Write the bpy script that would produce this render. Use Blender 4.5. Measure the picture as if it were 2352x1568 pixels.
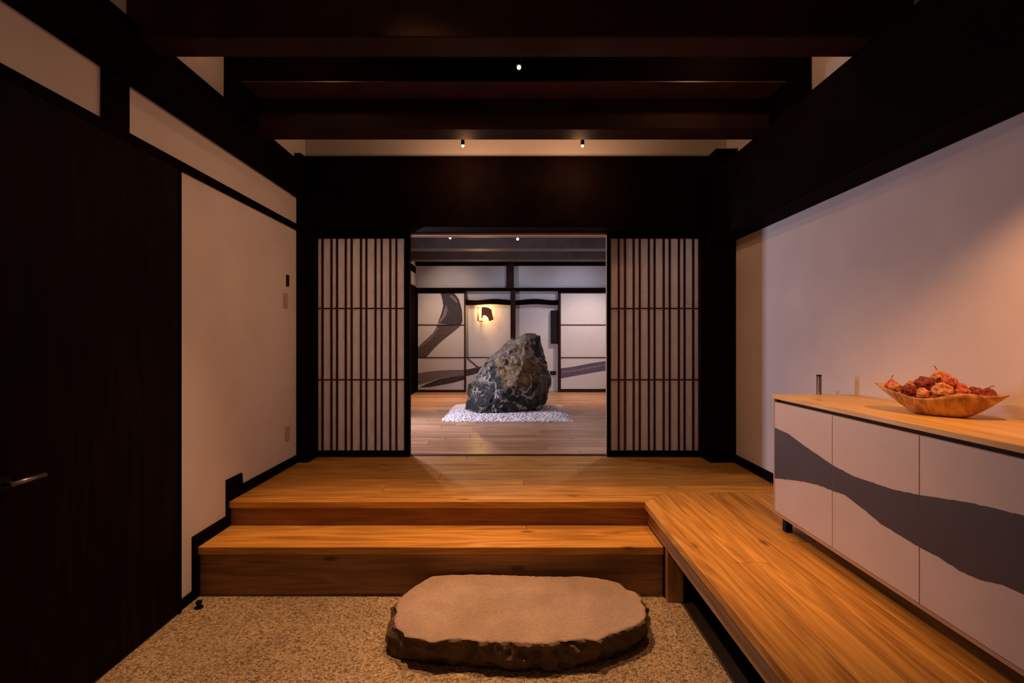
import bpy, bmesh, math, random
from mathutils import Vector, Matrix, noise
from mathutils.geometry import tessellate_polygon

for o in list(bpy.data.objects):
    bpy.data.objects.remove(o, do_unlink=True)
SC = bpy.context.scene
COL = SC.collection
random.seed(7)

# ------------------------------------------------------------------ camera
F, CX, CY = 1100.0, 1174.0, 782.0      # focal length and vanishing point in pixels of the 2352 x 1568 frame
E = 1.505                              # eye height over the pebble floor
cam = bpy.data.cameras.new('camera')
cam.sensor_width = 36.0
cam.lens = 36.0 * F / 2352.0
cam.shift_x = (1176 - CX) / 2352.0
cam.shift_y = (CY - 784) / 2352.0
cam.clip_start = 0.02
cam_o = bpy.data.objects.new('camera', cam)
COL.objects.link(cam_o)
cam_o.location = (0, 0, E)
cam_o.rotation_euler = (math.pi / 2, 0, 0)
SC.camera = cam_o

# ------------------------------------------------------------------ world, exposure
w = bpy.data.worlds.new('world')
SC.world = w
w.use_nodes = True
w.node_tree.nodes['Background'].inputs[0].default_value = (0.02, 0.022, 0.03, 1)
w.node_tree.nodes['Background'].inputs[1].default_value = 0.5
SC.view_settings.view_transform = 'Standard'
SC.view_settings.look = 'None'
SC.view_settings.exposure = 0.0
SC.view_settings.gamma = 1.0
SC.view_settings.use_curve_mapping = False
SC.cycles.use_denoising = True
SC.cycles.max_bounces = 8
SC.cycles.diffuse_bounces = 5
SC.cycles.sample_clamp_indirect = 4.0

WARM = (1.0, 0.50, 0.25)
PINK = (1.0, 0.72, 0.58)
COOL = (0.80, 0.78, 1.0)
ORANGE = (1.0, 0.60, 0.38)


def spot(loc, power, angle, col=WARM, blend=0.6, r=0.03, aim=(0, 0, -1)):
    l = bpy.data.lights.new('spot_light', 'SPOT')
    l.energy = power
    l.color = col
    l.spot_size = math.radians(angle)
    l.spot_blend = blend
    l.shadow_soft_size = r
    o = bpy.data.objects.new('spot_light', l)
    COL.objects.link(o)
    o.location = loc
    o.rotation_euler = Vector(aim).to_track_quat('-Z', 'Y').to_euler()
    return o


def point(loc, power, col=WARM, r=0.03):
    l = bpy.data.lights.new('point_light', 'POINT')
    l.energy = power
    l.color = col
    l.shadow_soft_size = r
    o = bpy.data.objects.new('point_light', l)
    COL.objects.link(o)
    o.location = loc
    return o


def area(loc, power, sx, sy, aim, col):
    l = bpy.data.lights.new('area_light', 'AREA')
    l.energy = power
    l.color = col
    l.shape = 'RECTANGLE'
    l.size = sx
    l.size_y = sy
    o = bpy.data.objects.new('area_light', l)
    COL.objects.link(o)
    o.location = loc
    o.rotation_euler = Vector(aim).to_track_quat('-Z', 'Y').to_euler()
    return o


# the three small ceiling spots in view
spot((0.05, 2.78, 3.11), 44, 150, blend=0.8, aim=(-0.20, 0, -1))
spot((0.05, 2.78, 3.11), 190, 56, blend=0.9, aim=(0.08, -0.11, -1))
point((-0.36, 3.80, 2.95), 10)
point((0.54, 3.80, 2.95), 10)
# added unseen lights between the cross beams, brightening the steps and upper plaster
spot((-1.0, 2.66, 3.40), 270, 54, blend=0.9, aim=(0, -0.10, -1))
spot((1.0, 2.66, 3.40), 78, 52, blend=0.9, aim=(0, -0.02, -1))
point((-1.3, 2.66, 3.38), 2.6)
point((1.3, 2.66, 3.38), 5.5)
# added unseen spot that brightens the cabinet doors
spot((-0.9, 2.0, 3.40), 155, 40, WARM, blend=1.0, r=0.09, aim=(2.37, 0.38, -2.62))
# added unseen fill light over the entrance, lifting the upper left wall panels
point((-0.4, 0.95, 2.85), 7, (1.0, 0.58, 0.36), 0.08)
# spot over the cabinet, above the frame
spot((1.46, 1.25, 2.42), 70, 68, (1.0, 0.43, 0.18), blend=1.0, r=0.02, aim=(0.34, 0.46, -1))
# daylight of the far room's narrow window on its left side
area((-1.86, 5.98, 1.55), 72, 0.24, 1.3, (1, -0.05, 0.02), (0.74, 0.74, 1.0))
# added unseen spots washing the far room's end wall
for fxx, pw, cc in ((-1.35, 48, ORANGE), (-0.3, 7, PINK), (1.6, 95, PINK)):
    spot((fxx, 8.60, 2.97), pw, 108, cc, 0.9, aim=(0, 0.38, -1))
for fxx, pw, cc in ((-1.2, 26, PINK), (0.1, 11, COOL), (1.3, 19, COOL)):
    spot((fxx, 8.62, 2.88), pw, 80, cc, 0.9, aim=(0, 1, -0.45))
spot((-1.35, 8.35, 3.02), 260, 66, ORANGE, 0.9)  # added with the next one to brighten the floor by the end wall
spot((1.45, 8.35, 3.02), 150, 66, ORANGE, 0.9)
spot((-0.88, 7.0, 3.02), 16, 150, PINK, 0.9)  # light of the two tiny spots in view
spot((0.10, 7.0, 3.02), 20, 150, PINK, 0.9)
spot((0.0, 5.2, 3.02), 5, 150, PINK, 0.9)
spot((-1.45, 5.6, 3.0), 75, 78, PINK, 0.9, aim=(-0.05, -1, -1.25))  # added pair behind the paper screens, making the paper glow
spot((1.55, 5.6, 3.0), 85, 72, COOL, 0.9, aim=(0.05, -1, -1.15))


# ------------------------------------------------------------------ materials
def new_mat(name):
    m = bpy.data.materials.new(name)
    m.use_nodes = True
    nt = m.node_tree
    return m, nt, nt.nodes['Principled BSDF']


def ramp(nt, fac, stops):
    r = nt.nodes.new('ShaderNodeValToRGB')
    el = r.color_ramp.elements
    while len(el) < len(stops):
        el.new(0.5)
    for e, (p, c) in zip(el, stops):
        e.position = p
        e.color = (*c, 1)
    nt.links.new(fac, r.inputs[0])
    return r.outputs[0]


def tex_noise(nt, vec, scale, detail=4, rough=0.55, dist=0.0):
    n = nt.nodes.new('ShaderNodeTexNoise')
    n.inputs['Scale'].default_value = scale
    n.inputs['Detail'].default_value = detail
    n.inputs['Roughness'].default_value = rough
    n.inputs['Distortion'].default_value = dist
    if vec is not None:
        nt.links.new(vec, n.inputs['Vector'])
    return n.outputs['Fac']


def mapping(nt, vec, sc):
    mp = nt.nodes.new('ShaderNodeMapping')
    mp.inputs['Scale'].default_value = sc
    nt.links.new(vec, mp.inputs['Vector'])
    return mp.outputs[0]


def bump(nt, bsdf, h, strength=0.3, dist=0.01):
    b = nt.nodes.new('ShaderNodeBump')
    b.inputs['Strength'].default_value = strength
    b.inputs['Distance'].default_value = dist
    nt.links.new(h, b.inputs['Height'])
    nt.links.new(b.outputs[0], bsdf.inputs['Normal'])


def mixc(nt, fac, a, b, mode='MIX'):
    m = nt.nodes.new('ShaderNodeMix')
    m.data_type = 'RGBA'
    m.blend_type = mode
    for sock, v in ((m.inputs[0], fac), (m.inputs[6], a), (m.inputs[7], b)):
        if isinstance(v, (int, float)):
            sock.default_value = v
        elif isinstance(v, tuple):
            sock.default_value = (*v, 1)
        else:
            nt.links.new(v, sock)
    return m.outputs[2]


def math_n(nt, op, a, b=0.0):
    m = nt.nodes.new('ShaderNodeMath')
    m.operation = op
    for s, v in ((m.inputs[0], a), (m.inputs[1], b)):
        if isinstance(v, (int, float)):
            s.default_value = v
        else:
            nt.links.new(v, s)
    return m.outputs[0]


def flat_mat(name, col, rough=0.6, metal=0.0, var=0.12, sc=6.0, bmp=0.05, spec=0.5):
    m, nt, b = new_mat(name)
    tc = nt.nodes.new('ShaderNodeTexCoord').outputs['Object']
    n = tex_noise(nt, tc, sc, 5)
    dark = tuple(c * (1 - var) for c in col)
    lite = tuple(min(1, c * (1 + var)) for c in col)
    nt.links.new(ramp(nt, n, [(0.3, dark), (0.7, lite)]), b.inputs['Base Color'])
    b.inputs['Roughness'].default_value = rough
    b.inputs['Metallic'].default_value = metal
    b.inputs['Specular IOR Level'].default_value = spec
    if bmp:
        bump(nt, b, tex_noise(nt, tc, sc * 12, 3), bmp, 0.004)
    return m


def wood_mat(name, c0, c1, c2, rough=0.42, spread=0.35, spec=0.4):
    """plank wood: local X is the grain; every object differs through Object Info Random"""
    m, nt, b = new_mat(name)
    tc = nt.nodes.new('ShaderNodeTexCoord').outputs['Object']
    info = nt.nodes.new('ShaderNodeObjectInfo')
    add = nt.nodes.new('ShaderNodeVectorMath')
    add.operation = 'ADD'
    cmb = nt.nodes.new('ShaderNodeCombineXYZ')
    rx = math_n(nt, 'MULTIPLY', info.outputs['Random'], 37.0)
    ry = math_n(nt, 'MULTIPLY', info.outputs['Random'], 91.0)
    nt.links.new(rx, cmb.inputs[0])
    nt.links.new(ry, cmb.inputs[1])
    nt.links.new(ry, cmb.inputs[2])
    nt.links.new(tc, add.inputs[0])
    nt.links.new(cmb.outputs[0], add.inputs[1])
    v = add.outputs[0]
    # cathedral figure: rings of a stretched noise
    big = tex_noise(nt, mapping(nt, v, (0.55, 6.0, 6.0)), 1.0, 2, 0.5, 0.2)
    rings = math_n(nt, 'FRACT', math_n(nt, 'MULTIPLY', big, 9.0))
    rings = math_n(nt, 'POWER', math_n(nt, 'ABSOLUTE', math_n(nt, 'SUBTRACT', math_n(nt, 'MULTIPLY', rings, 2.0), 1.0)), 1.6)
    fib = tex_noise(nt, mapping(nt, v, (2.5, 90.0, 90.0)), 1.0, 4, 0.6)
    streak = tex_noise(nt, mapping(nt, v, (1.3, 17.0, 17.0)), 1.0, 4, 0.6, 0.5)
    f = math_n(nt, 'ADD', math_n(nt, 'MULTIPLY', rings, 0.16), math_n(nt, 'ADD', math_n(nt, 'MULTIPLY', fib, 0.45), math_n(nt, 'MULTIPLY', streak, 0.5)))
    base = ramp(nt, f, [(0.36, c0), (0.56, c1), (0.76, c2)])
    tone = math_n(nt, 'ADD', math_n(nt, 'MULTIPLY', info.outputs['Random'], spread), 1.0 - spread / 2)
    cm = nt.nodes.new('ShaderNodeCombineColor')
    for i in range(3):
        nt.links.new(tone, cm.inputs[i])
    base = mixc(nt, 1.0, base, cm.outputs[0], 'MULTIPLY')
    # sparse knots
    vo = nt.nodes.new('ShaderNodeTexVoronoi')
    vo.inputs['Scale'].default_value = 1.0
    nt.links.new(mapping(nt, v, (2.2, 5.5, 5.5)), vo.inputs['Vector'])
    kn = ramp(nt, vo.outputs['Distance'], [(0.045, (1, 1, 1)), (0.13, (0, 0, 0))])
    base = mixc(nt, math_n(nt, 'MULTIPLY', kn, 0.75), base, tuple(c * 0.28 for c in c0))
    nt.links.new(base, b.inputs['Base Color'])
    b.inputs['Roughness'].default_value = rough
    b.inputs['Specular IOR Level'].default_value = spec
    bump(nt, b, fib, 0.12, 0.002)
    return m


M = {}
M['plaster'] = flat_mat('plaster', (0.65, 0.59, 0.57), 0.9, var=0.05, sc=3.0, bmp=0.15)
M['far_plaster'] = flat_mat('far_plaster', (0.68, 0.66, 0.65), 0.9, var=0.04, sc=3.0, bmp=0.1)
M['dark'] = flat_mat('dark_stained_wood', (0.0040, 0.0016, 0.0013), 0.7, var=0.35, sc=5.0, bmp=0.08, spec=0.02)
M['door_dark'] = wood_mat('dark_door_veneer', (0.003, 0.001, 0.0007), (0.006, 0.0022, 0.0013), (0.010, 0.004, 0.0024), 0.65, 0.1, 0.05)
M['dark_brown'] = flat_mat('brown_stained_wood', (0.028, 0.0098, 0.0046), 0.6, var=0.3, sc=5.0, bmp=0.08, spec=0.12)
M['rod'] = flat_mat('dark_metal_rod', (0.16, 0.13, 0.14), 0.35, 0.6, var=0.1, bmp=0)
M['far_beam'] = flat_mat('grey_brown_beam', (0.105, 0.075, 0.064), 0.5, var=0.2, sc=5.0, bmp=0.05, spec=0.3)
M['bar'] = flat_mat('reddish_brown_bar', (0.045, 0.014, 0.008), 0.55, var=0.2, sc=5.0, bmp=0, spec=0.2)
M['soffit_lit'] = flat_mat('soffit_lit_tint', (0.055, 0.026, 0.013), 0.4, var=0.3, sc=5.0, bmp=0.05, spec=0.4)  # paler brown puts the lit look of the ledge underside into the colour
M['black'] = flat_mat('black_paint', (0.006, 0.004, 0.0035), 0.6, var=0.2, spec=0.15)
M['ceiling'] = flat_mat('black_ceiling_board', (0.010, 0.007, 0.006), 0.7, var=0.3, spec=0.2)
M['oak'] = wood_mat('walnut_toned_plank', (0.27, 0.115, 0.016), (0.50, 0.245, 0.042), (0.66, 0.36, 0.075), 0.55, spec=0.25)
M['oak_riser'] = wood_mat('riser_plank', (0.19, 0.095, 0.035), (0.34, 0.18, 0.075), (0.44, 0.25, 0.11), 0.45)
M['far_oak'] = wood_mat('far_room_plank', (0.30, 0.15, 0.075), (0.46, 0.25, 0.135), (0.58, 0.34, 0.20), 0.33, 0.45)
M['counter'] = wood_mat('counter_oak', (0.50, 0.28, 0.07), (0.68, 0.42, 0.12), (0.78, 0.52, 0.18), 0.4, 0.0)
M['lacquer'] = flat_mat('cream_door_lacquer', (0.56, 0.47, 0.42), 0.5, var=0.03, bmp=0.0)
M['band'] = flat_mat('dark_taupe_band', (0.052, 0.037, 0.034), 0.6, var=0.1, bmp=0.05)
M['edge'] = flat_mat('door_edge_wood', (0.42, 0.26, 0.14), 0.5)
M['sumi'] = flat_mat('slate_ink', (0.048, 0.046, 0.056), 0.8, var=0.25, sc=14)
M['sumi_brown'] = flat_mat('brown_ink', (0.105, 0.078, 0.074), 0.8, var=0.25, sc=14)
M['sumi_pale'] = flat_mat('pale_grey_ink', (0.20, 0.175, 0.185), 0.8, var=0.2, sc=14)
M['sumi_violet'] = flat_mat('violet_grey_ink', (0.115, 0.095, 0.165), 0.8, var=0.25, sc=14)
M['metal'] = flat_mat('brushed_nickel', (0.30, 0.27, 0.25), 0.35, 1.0, var=0.05, bmp=0)
M['plate'] = flat_mat('beige_plastic', (0.46, 0.37, 0.31), 0.5, var=0.03, bmp=0)
M['bronze'] = flat_mat('rusty_bronze', (0.17, 0.055, 0.025), 0.5, 0.4, var=0.3, bmp=0.1)
M['screen_black'] = flat_mat('black_gloss', (0.006, 0.006, 0.008), 0.3, var=0.1, bmp=0)


def paper_mat():
    m, nt, b = new_mat('shoji_paper')
    tc = nt.nodes.new('ShaderNodeTexCoord').outputs['Object']
    n = tex_noise(nt, mapping(nt, tc, (40, 40, 9)), 1.0, 4)
    c = ramp(nt, n, [(0.3, (0.63, 0.54, 0.46)), (0.7, (0.74, 0.65, 0.57))])
    nt.links.new(c, b.inputs['Base Color'])
    b.inputs['Roughness'].default_value = 0.9
    tr = nt.nodes.new('ShaderNodeBsdfTranslucent')
    nt.links.new(c, tr.inputs[0])
    mx = nt.nodes.new('ShaderNodeMixShader')
    mx.inputs[0].default_value = 0.42
    nt.links.new(b.outputs[0], mx.inputs[1])
    nt.links.new(tr.outputs[0], mx.inputs[2])
    nt.links.new(mx.outputs[0], nt.nodes['Material Output'].inputs['Surface'])
    return m


M['paper'] = paper_mat()


def emit_mat(name, col, s):
    m, nt, b = new_mat(name)
    b.inputs['Emission Color'].default_value = (*col, 1)
    b.inputs['Emission Strength'].default_value = s
    b.inputs['Base Color'].default_value = (*col, 1)
    return m


M['bulb'] = emit_mat('warm_bulb', (1.0, 0.72, 0.40), 14)
M['bulb_far'] = emit_mat('far_bulb', (1.0, 0.85, 0.7), 4)
M['lamp_tube'] = emit_mat('lamp_tube', (1.0, 0.66, 0.28), 2.2)


def pebble_floor_mat():
    m, nt, b = new_mat('washed_aggregate')
    tc = nt.nodes.new('ShaderNodeTexCoord').outputs['Object']
    vo = nt.nodes.new('ShaderNodeTexVoronoi')
    vo.inputs['Scale'].default_value = 105
    nt.links.new(tc, vo.inputs['Vector'])
    sep = nt.nodes.new('ShaderNodeSeparateColor')
    nt.links.new(vo.outputs['Color'], sep.inputs[0])
    c = ramp(nt, sep.outputs[0], [(0.0, (0.14, 0.10, 0.055)), (0.25, (0.36, 0.27, 0.15)),
                                  (0.7, (0.48, 0.37, 0.21)), (1.0, (0.58, 0.46, 0.29))])
    gap = ramp(nt, vo.outputs['Distance'], [(0.35, (1, 1, 1)), (0.8, (0.6, 0.57, 0.52))])
    c = mixc(nt, 1.0, c, gap, 'MULTIPLY')
    big = ramp(nt, tex_noise(nt, tc, 5, 4), [(0.3, (0.78, 0.78, 0.78)), (0.7, (1.05, 1.05, 1.05))])
    c = mixc(nt, 1.0, c, big, 'MULTIPLY')
    nt.links.new(c, b.inputs['Base Color'])
    b.inputs['Roughness'].default_value = 0.85
    inv = math_n(nt, 'SUBTRACT', 1.0, vo.outputs['Distance'])
    bump(nt, b, inv, 0.7, 0.006)
    return m


M['aggregate'] = pebble_floor_mat()


def stone_mat(name, a, bcol, sc, rough=0.85, bs=0.6):
    m, nt, b = new_mat(name)
    tc = nt.nodes.new('ShaderNodeTexCoord').outputs['Object']
    n1 = tex_noise(nt, tc, sc, 8, 0.65)
    n2 = tex_noise(nt, tc, sc * 14, 4, 0.7)
    f = math_n(nt, 'ADD', math_n(nt, 'MULTIPLY', n1, 0.55), math_n(nt, 'MULTIPLY', n2, 0.45))
    nt.links.new(ramp(nt, f, [(0.32, a), (0.64, bcol)]), b.inputs['Base Color'])
    b.inputs['Roughness'].default_value = rough
    bump(nt, b, f, bs, 0.008)
    return m


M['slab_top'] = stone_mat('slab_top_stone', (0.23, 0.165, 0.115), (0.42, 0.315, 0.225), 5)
M['slab_side'] = stone_mat('slab_side_shaded_stone', (0.05, 0.032, 0.018), (0.17, 0.11, 0.065), 9, 0.8, 1.0)  # rough side stone, darkened further to put its shade into the colour
M['gravel'] = stone_mat('white_gravel', (0.60, 0.54, 0.53), (0.84, 0.78, 0.77), 6, 0.9, 0.2)
M['border'] = stone_mat('dark_border_stone', (0.035, 0.025, 0.02), (0.07, 0.05, 0.04), 20)  # dark stone, with the shade under the walkway put into its tone


def rock_mat():
    m, nt, b = new_mat('veined_rock')
    tc = nt.nodes.new('ShaderNodeTexCoord').outputs['Object']
    nz = nt.nodes.new('ShaderNodeTexNoise')
    nz.inputs['Scale'].default_value = 3.2
    nz.inputs['Detail'].default_value = 3
    nt.links.new(tc, nz.inputs['Vector'])
    warp = mixc(nt, 0.55, tc, nz.outputs['Color'])
    base = ramp(nt, tex_noise(nt, warp, 8.0, 6, 0.7),
                [(0.42, (0.004, 0.005, 0.004)), (0.55, (0.014, 0.014, 0.010)), (0.68, (0.10, 0.08, 0.05))])
    vo = nt.nodes.new('ShaderNodeTexVoronoi')
    vo.feature = 'DISTANCE_TO_EDGE'
    vo.inputs['Scale'].default_value = 4.6
    nt.links.new(warp, vo.inputs['Vector'])
    thick = math_n(nt, 'MULTIPLY', tex_noise(nt, tc, 6.0, 2), 0.20)
    vein = math_n(nt, 'LESS_THAN', vo.outputs['Distance'], math_n(nt, 'SUBTRACT', thick, 0.055))
    wob = ramp(nt, tex_noise(nt, warp, 5.0, 2), [(0.40, (0, 0, 0)), (0.48, (1, 1, 1))])
    vein = math_n(nt, 'MULTIPLY', vein, wob)
    # rusty ochre stain on the upper front of the boulder
    vd = nt.nodes.new('ShaderNodeVectorMath')
    vd.operation = 'DISTANCE'
    nt.links.new(tc, vd.inputs[0])
    vd.inputs[1].default_value = (0.12, -0.36, 0.74)
    hz = math_n(nt, 'ADD', vd.outputs['Value'], math_n(nt, 'MULTIPLY', tex_noise(nt, tc, 5.0, 4), 0.55))
    oc = ramp(nt, hz, [(0.56, (1, 1, 1)), (0.66, (0, 0, 0))])
    ocol = ramp(nt, tex_noise(nt, warp, 13.0, 5, 0.7), [(0.38, (0.045, 0.028, 0.012)), (0.52, (0.26, 0.15, 0.05)), (0.66, (0.46, 0.32, 0.14))])
    base = mixc(nt, math_n(nt, 'MULTIPLY', oc, 0.9), base, ocol)
    col = mixc(nt, math_n(nt, 'MULTIPLY', vein, 0.85), base, (0.44, 0.38, 0.30))
    # upward faces paler: the light on the grey top is put into the colour
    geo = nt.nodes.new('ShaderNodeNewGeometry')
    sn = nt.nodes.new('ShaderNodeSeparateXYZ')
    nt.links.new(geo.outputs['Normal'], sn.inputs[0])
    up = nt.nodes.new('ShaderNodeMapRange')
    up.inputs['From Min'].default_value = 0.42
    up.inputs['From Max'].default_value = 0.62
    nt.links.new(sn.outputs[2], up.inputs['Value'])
    lit_topc = ramp(nt, tex_noise(nt, tc, 11.0, 5, 0.7), [(0.35, (0.09, 0.075, 0.06)), (0.65, (0.36, 0.30, 0.22))])
    col = mixc(nt, math_n(nt, 'MULTIPLY', up.outputs[0], 0.85), col, lit_topc)
    nt.links.new(col, b.inputs['Base Color'])
    b.inputs['Roughness'].default_value = 0.42
    bump(nt, b, tex_noise(nt, warp, 16, 6, 0.7), 1.0, 0.03)
    return m


M['rock'] = rock_mat()


def bowl_mat():
    m, nt, b = new_mat('carved_bowl_wood')
    tc = nt.nodes.new('ShaderNodeTexCoord').outputs['Object']
    n = tex_noise(nt, mapping(nt, tc, (38, 9, 16)), 1.0, 4, 0.6, 0.6)
    nt.links.new(ramp(nt, n, [(0.35, (0.30, 0.12, 0.03)), (0.55, (0.58, 0.32, 0.10)), (0.75, (0.68, 0.43, 0.18))]),
                 b.inputs['Base Color'])
    b.inputs['Roughness'].default_value = 0.5
    return m


M['bowl'] = bowl_mat()


def pod_mat(i, c):
    m, nt, b = new_mat('papery_husk_%d' % i)
    tc = nt.nodes.new('ShaderNodeTexCoord').outputs['Object']
    n = tex_noise(nt, tc, 1.8, 5, 0.65)
    nt.links.new(ramp(nt, n, [(0.34, tuple(x * 0.35 for x in c)), (0.5, c), (0.8, tuple(min(1, x * 1.5 + 0.04) for x in c))]),
                 b.inputs['Base Color'])
    b.inputs['Roughness'].default_value = 0.45
    bump(nt, b, tex_noise(nt, tc, 4.0, 4), 0.5, 0.12)
    return m


M['stem'] = flat_mat('dry_stalk', (0.20, 0.09, 0.04), 0.7, bmp=0)
PODM = [pod_mat(0, (0.75, 0.17, 0.08)), pod_mat(1, (0.88, 0.36, 0.13)), pod_mat(2, (0.34, 0.055, 0.03))]


# ------------------------------------------------------------------ builders
def link(name, me, parent=None, loc=None):
    o = bpy.data.objects.new(name, me)
    COL.objects.link(o)
    if loc is not None:
        o.location = loc
    if parent is not None:
        o.parent = parent
        # keep world coordinates: meshes are given in world space unless loc says otherwise
        o.matrix_parent_inverse = parent_world(parent).inverted()
    return o


def parent_world(p):
    m = Matrix.LocRotScale(p.location, p.rotation_euler, p.scale)
    if p.parent is not None:
        return parent_world(p.parent) @ p.matrix_parent_inverse @ m
    return m


def mesh(name, bm, m, smooth=False):
    me = bpy.data.meshes.new(name)
    bmesh.ops.recalc_face_normals(bm, faces=bm.faces)
    bm.to_mesh(me)
    bm.free()
    if isinstance(m, (list, tuple)):
        for x in m:
            me.materials.append(x)
    else:
        me.materials.append(m)
    if smooth:
        me.polygons.foreach_set('use_smooth', [True] * len(me.polygons))
    return me


def centred(name, bm, m, parent=None, smooth=False, bevel=0.0):
    """one mesh object whose origin is the centre of its geometry, given in world space"""
    if bevel:
        bmesh.ops.bevel(bm, geom=list(bm.edges), offset=bevel, segments=1, affect='EDGES')
    c = Vector((0, 0, 0))
    lo = Vector((1e9,) * 3)
    hi = Vector((-1e9,) * 3)
    for v in bm.verts:
        for i in range(3):
            lo[i] = min(lo[i], v.co[i])
            hi[i] = max(hi[i], v.co[i])
    c = (lo + hi) / 2
    bmesh.ops.translate(bm, verts=bm.verts, vec=-c)
    return link(name, mesh(name, bm, m, smooth), parent, c)


def add_box(bm, x0, x1, y0, y1, z0, z1):
    vs = [bm.verts.new(p) for p in ((x0, y0, z0), (x1, y0, z0), (x1, y1, z0), (x0, y1, z0),
                                    (x0, y0, z1), (x1, y0, z1), (x1, y1, z1), (x0, y1, z1))]
    for f in ((0, 3, 2, 1), (4, 5, 6, 7), (0, 1, 5, 4), (1, 2, 6, 5), (2, 3, 7, 6), (3, 0, 4, 7)):
        bm.faces.new([vs[i] for i in f])
    return vs


def box(name, x0, x1, y0, y1, z0, z1, m, parent=None, bevel=0.0):
    bm = bmesh.new()
    add_box(bm, x0, x1, y0, y1, z0, z1)
    return centred(name, bm, m, parent, bevel=bevel)


def plank(name, x0, x1, y0, y1, z0, z1, m, parent=None, along='X', bevel=0.0024):
    """box whose local X axis follows the grain"""
    c = Vector(((x0 + x1) / 2, (y0 + y1) / 2, (z0 + z1) / 2))
    dx, dy, dz = x1 - x0, y1 - y0, z1 - z0
    if along == 'X':
        L, W, T, rot = dx, dy, dz, (0, 0, 0)
    elif along == 'Y':
        L, W, T, rot = dy, dx, dz, (0, 0, math.pi / 2)
    else:
        L, W, T, rot = dz, dy, dx, (0, math.pi / 2, 0)
    bm = bmesh.new()
    add_box(bm, -L / 2, L / 2, -W / 2, W / 2, -T / 2, T / 2)
    if bevel:
        bmesh.ops.bevel(bm, geom=list(bm.edges), offset=bevel, segments=1, affect='EDGES')
    o = link(name, mesh(name, bm, m))
    o.location = c
    o.rotation_euler = rot
    if parent is not None:
        o.parent = parent
        o.matrix_parent_inverse = parent_world(parent).inverted()
    return o


def prism(bm, pts, off):
    """pts: 3-D outline, off: extrusion vector"""
    off = Vector(off)
    a = [bm.verts.new(p) for p in pts]
    b = [bm.verts.new(Vector(p) + off) for p in pts]
    n = len(pts)
    bm.faces.new(a)
    bm.faces.new(list(reversed(b)))
    for i in range(n):
        bm.faces.new((a[i], b[i], b[(i + 1) % n], a[(i + 1) % n]))


def add_cyl(bm, p0, p1, r0, r1=None, n=16, caps=True):
    r1 = r0 if r1 is None else r1
    p0, p1 = Vector(p0), Vector(p1)
    q = (p1 - p0).normalized().to_track_quat('Z', 'Y').to_matrix()
    A, B = [], []
    for i in range(n):
        t = 2 * math.pi * i / n
        d = q @ Vector((math.cos(t), math.sin(t), 0))
        A.append(bm.verts.new(p0 + d * r0))
        B.append(bm.verts.new(p1 + d * r1))
    for i in range(n):
        bm.faces.new((A[i], A[(i + 1) % n], B[(i + 1) % n], B[i]))
    if caps:
        bm.faces.new(list(reversed(A)))
        bm.faces.new(B)


def cyl(name, p0, p1, r0, m, parent=None, r1=None, n=16, smooth=False):
    bm = bmesh.new()
    add_cyl(bm, p0, p1, r0, r1, n)
    return centred(name, bm, m, parent, smooth)


def thing(name, loc, label, cat, group=None):
    o = bpy.data.objects.new(name, None)
    o.empty_display_size = 0.05
    COL.objects.link(o)
    o.location = loc
    return tag(o, label, cat, group)


def tag(o, label=None, cat=None, group=None, kind=None):
    if label:
        o['label'] = label
    if cat:
        o['category'] = cat
    if group:
        o['group'] = group
    if kind:
        o['kind'] = kind
    return o


def struct(o, label=None, cat=None):
    return tag(o, label, cat, None, 'structure')


def setting(name, loc, label=None, cat=None):
    o = bpy.data.objects.new(name, None)
    o.empty_display_size = 0.05
    COL.objects.link(o)
    o.location = loc
    return tag(o, label, cat, None, 'structure')


# key dimensions ------------------------------------------------------------
XL, XR = -1.85, 1.936          # side walls of the entrance
U = 0.455                      # raised floor
S1 = 0.295                     # top of the first step
YS = 4.314                     # plane of the sliding screens
YF = 9.79                      # far wall plane
ZC = E + 2.0                   # entrance ceiling
FZC = E + 1.7                  # far room ceiling
FXL, FXR = -1.96, 2.45         # far room side walls


def Z(v):
    return v + E


# ------------------------------------------------------------------ shell
floor = box('floor', XL, 0.973, -1.2, 2.86, -0.10, 0.0, M['aggregate'])
struct(floor, 'tan washed pebble floor of the sunken entrance', 'floor')
brd = box('floor_border', 0.973, 1.05, -1.2, 2.76, -0.10, -0.004, M['border'])
struct(brd, 'dark narrow stone border beside the pebble floor under the walkway', 'floor')
struct(box('floor_recess', 1.05, 1.936, -1.2, 2.86, -0.14, -0.02, M['black']),  # black stands in for the shade of the open void
       'recessed ground under the wooden walkway, blackened for the shade there', 'floor')

struct(box('wall_left', XL - 0.12, XL, -1.2, 4.42, -0.1, ZC, M['plaster']), 'pale plaster wall on the left of the entrance', 'wall')
struct(box('wall_right', XR, XR + 0.12, -1.2, 4.42, -0.14, ZC, M['plaster']), 'pale plaster wall behind the long cabinet', 'wall')
struct(box('wall_near', XL - 0.12, XR + 0.12, -1.32, -1.2, -0.14, ZC, M['plaster']), 'plaster wall behind the camera', 'wall')
struct(box('wall_back', XL, XR, 4.30, 4.42, Z(1.588), ZC, M['plaster']), 'strip of plaster above the deep lintel', 'wall')

# ceiling of boards
ceil = box('ceiling', XL - 0.12, XR + 0.12, -1.32, 4.42, ZC + 0.02, ZC + 0.12, M['ceiling'])
struct(ceil, 'black board ceiling over the entrance', 'ceiling')
bw = (XR - XL) / 12
for i in range(12):
    plank('ceiling_board', XL + i * bw + 0.003, XL + (i + 1) * bw - 0.003, -1.2, 4.30, ZC, ZC + 0.02, M['ceiling'], ceil, 'Y')

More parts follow.
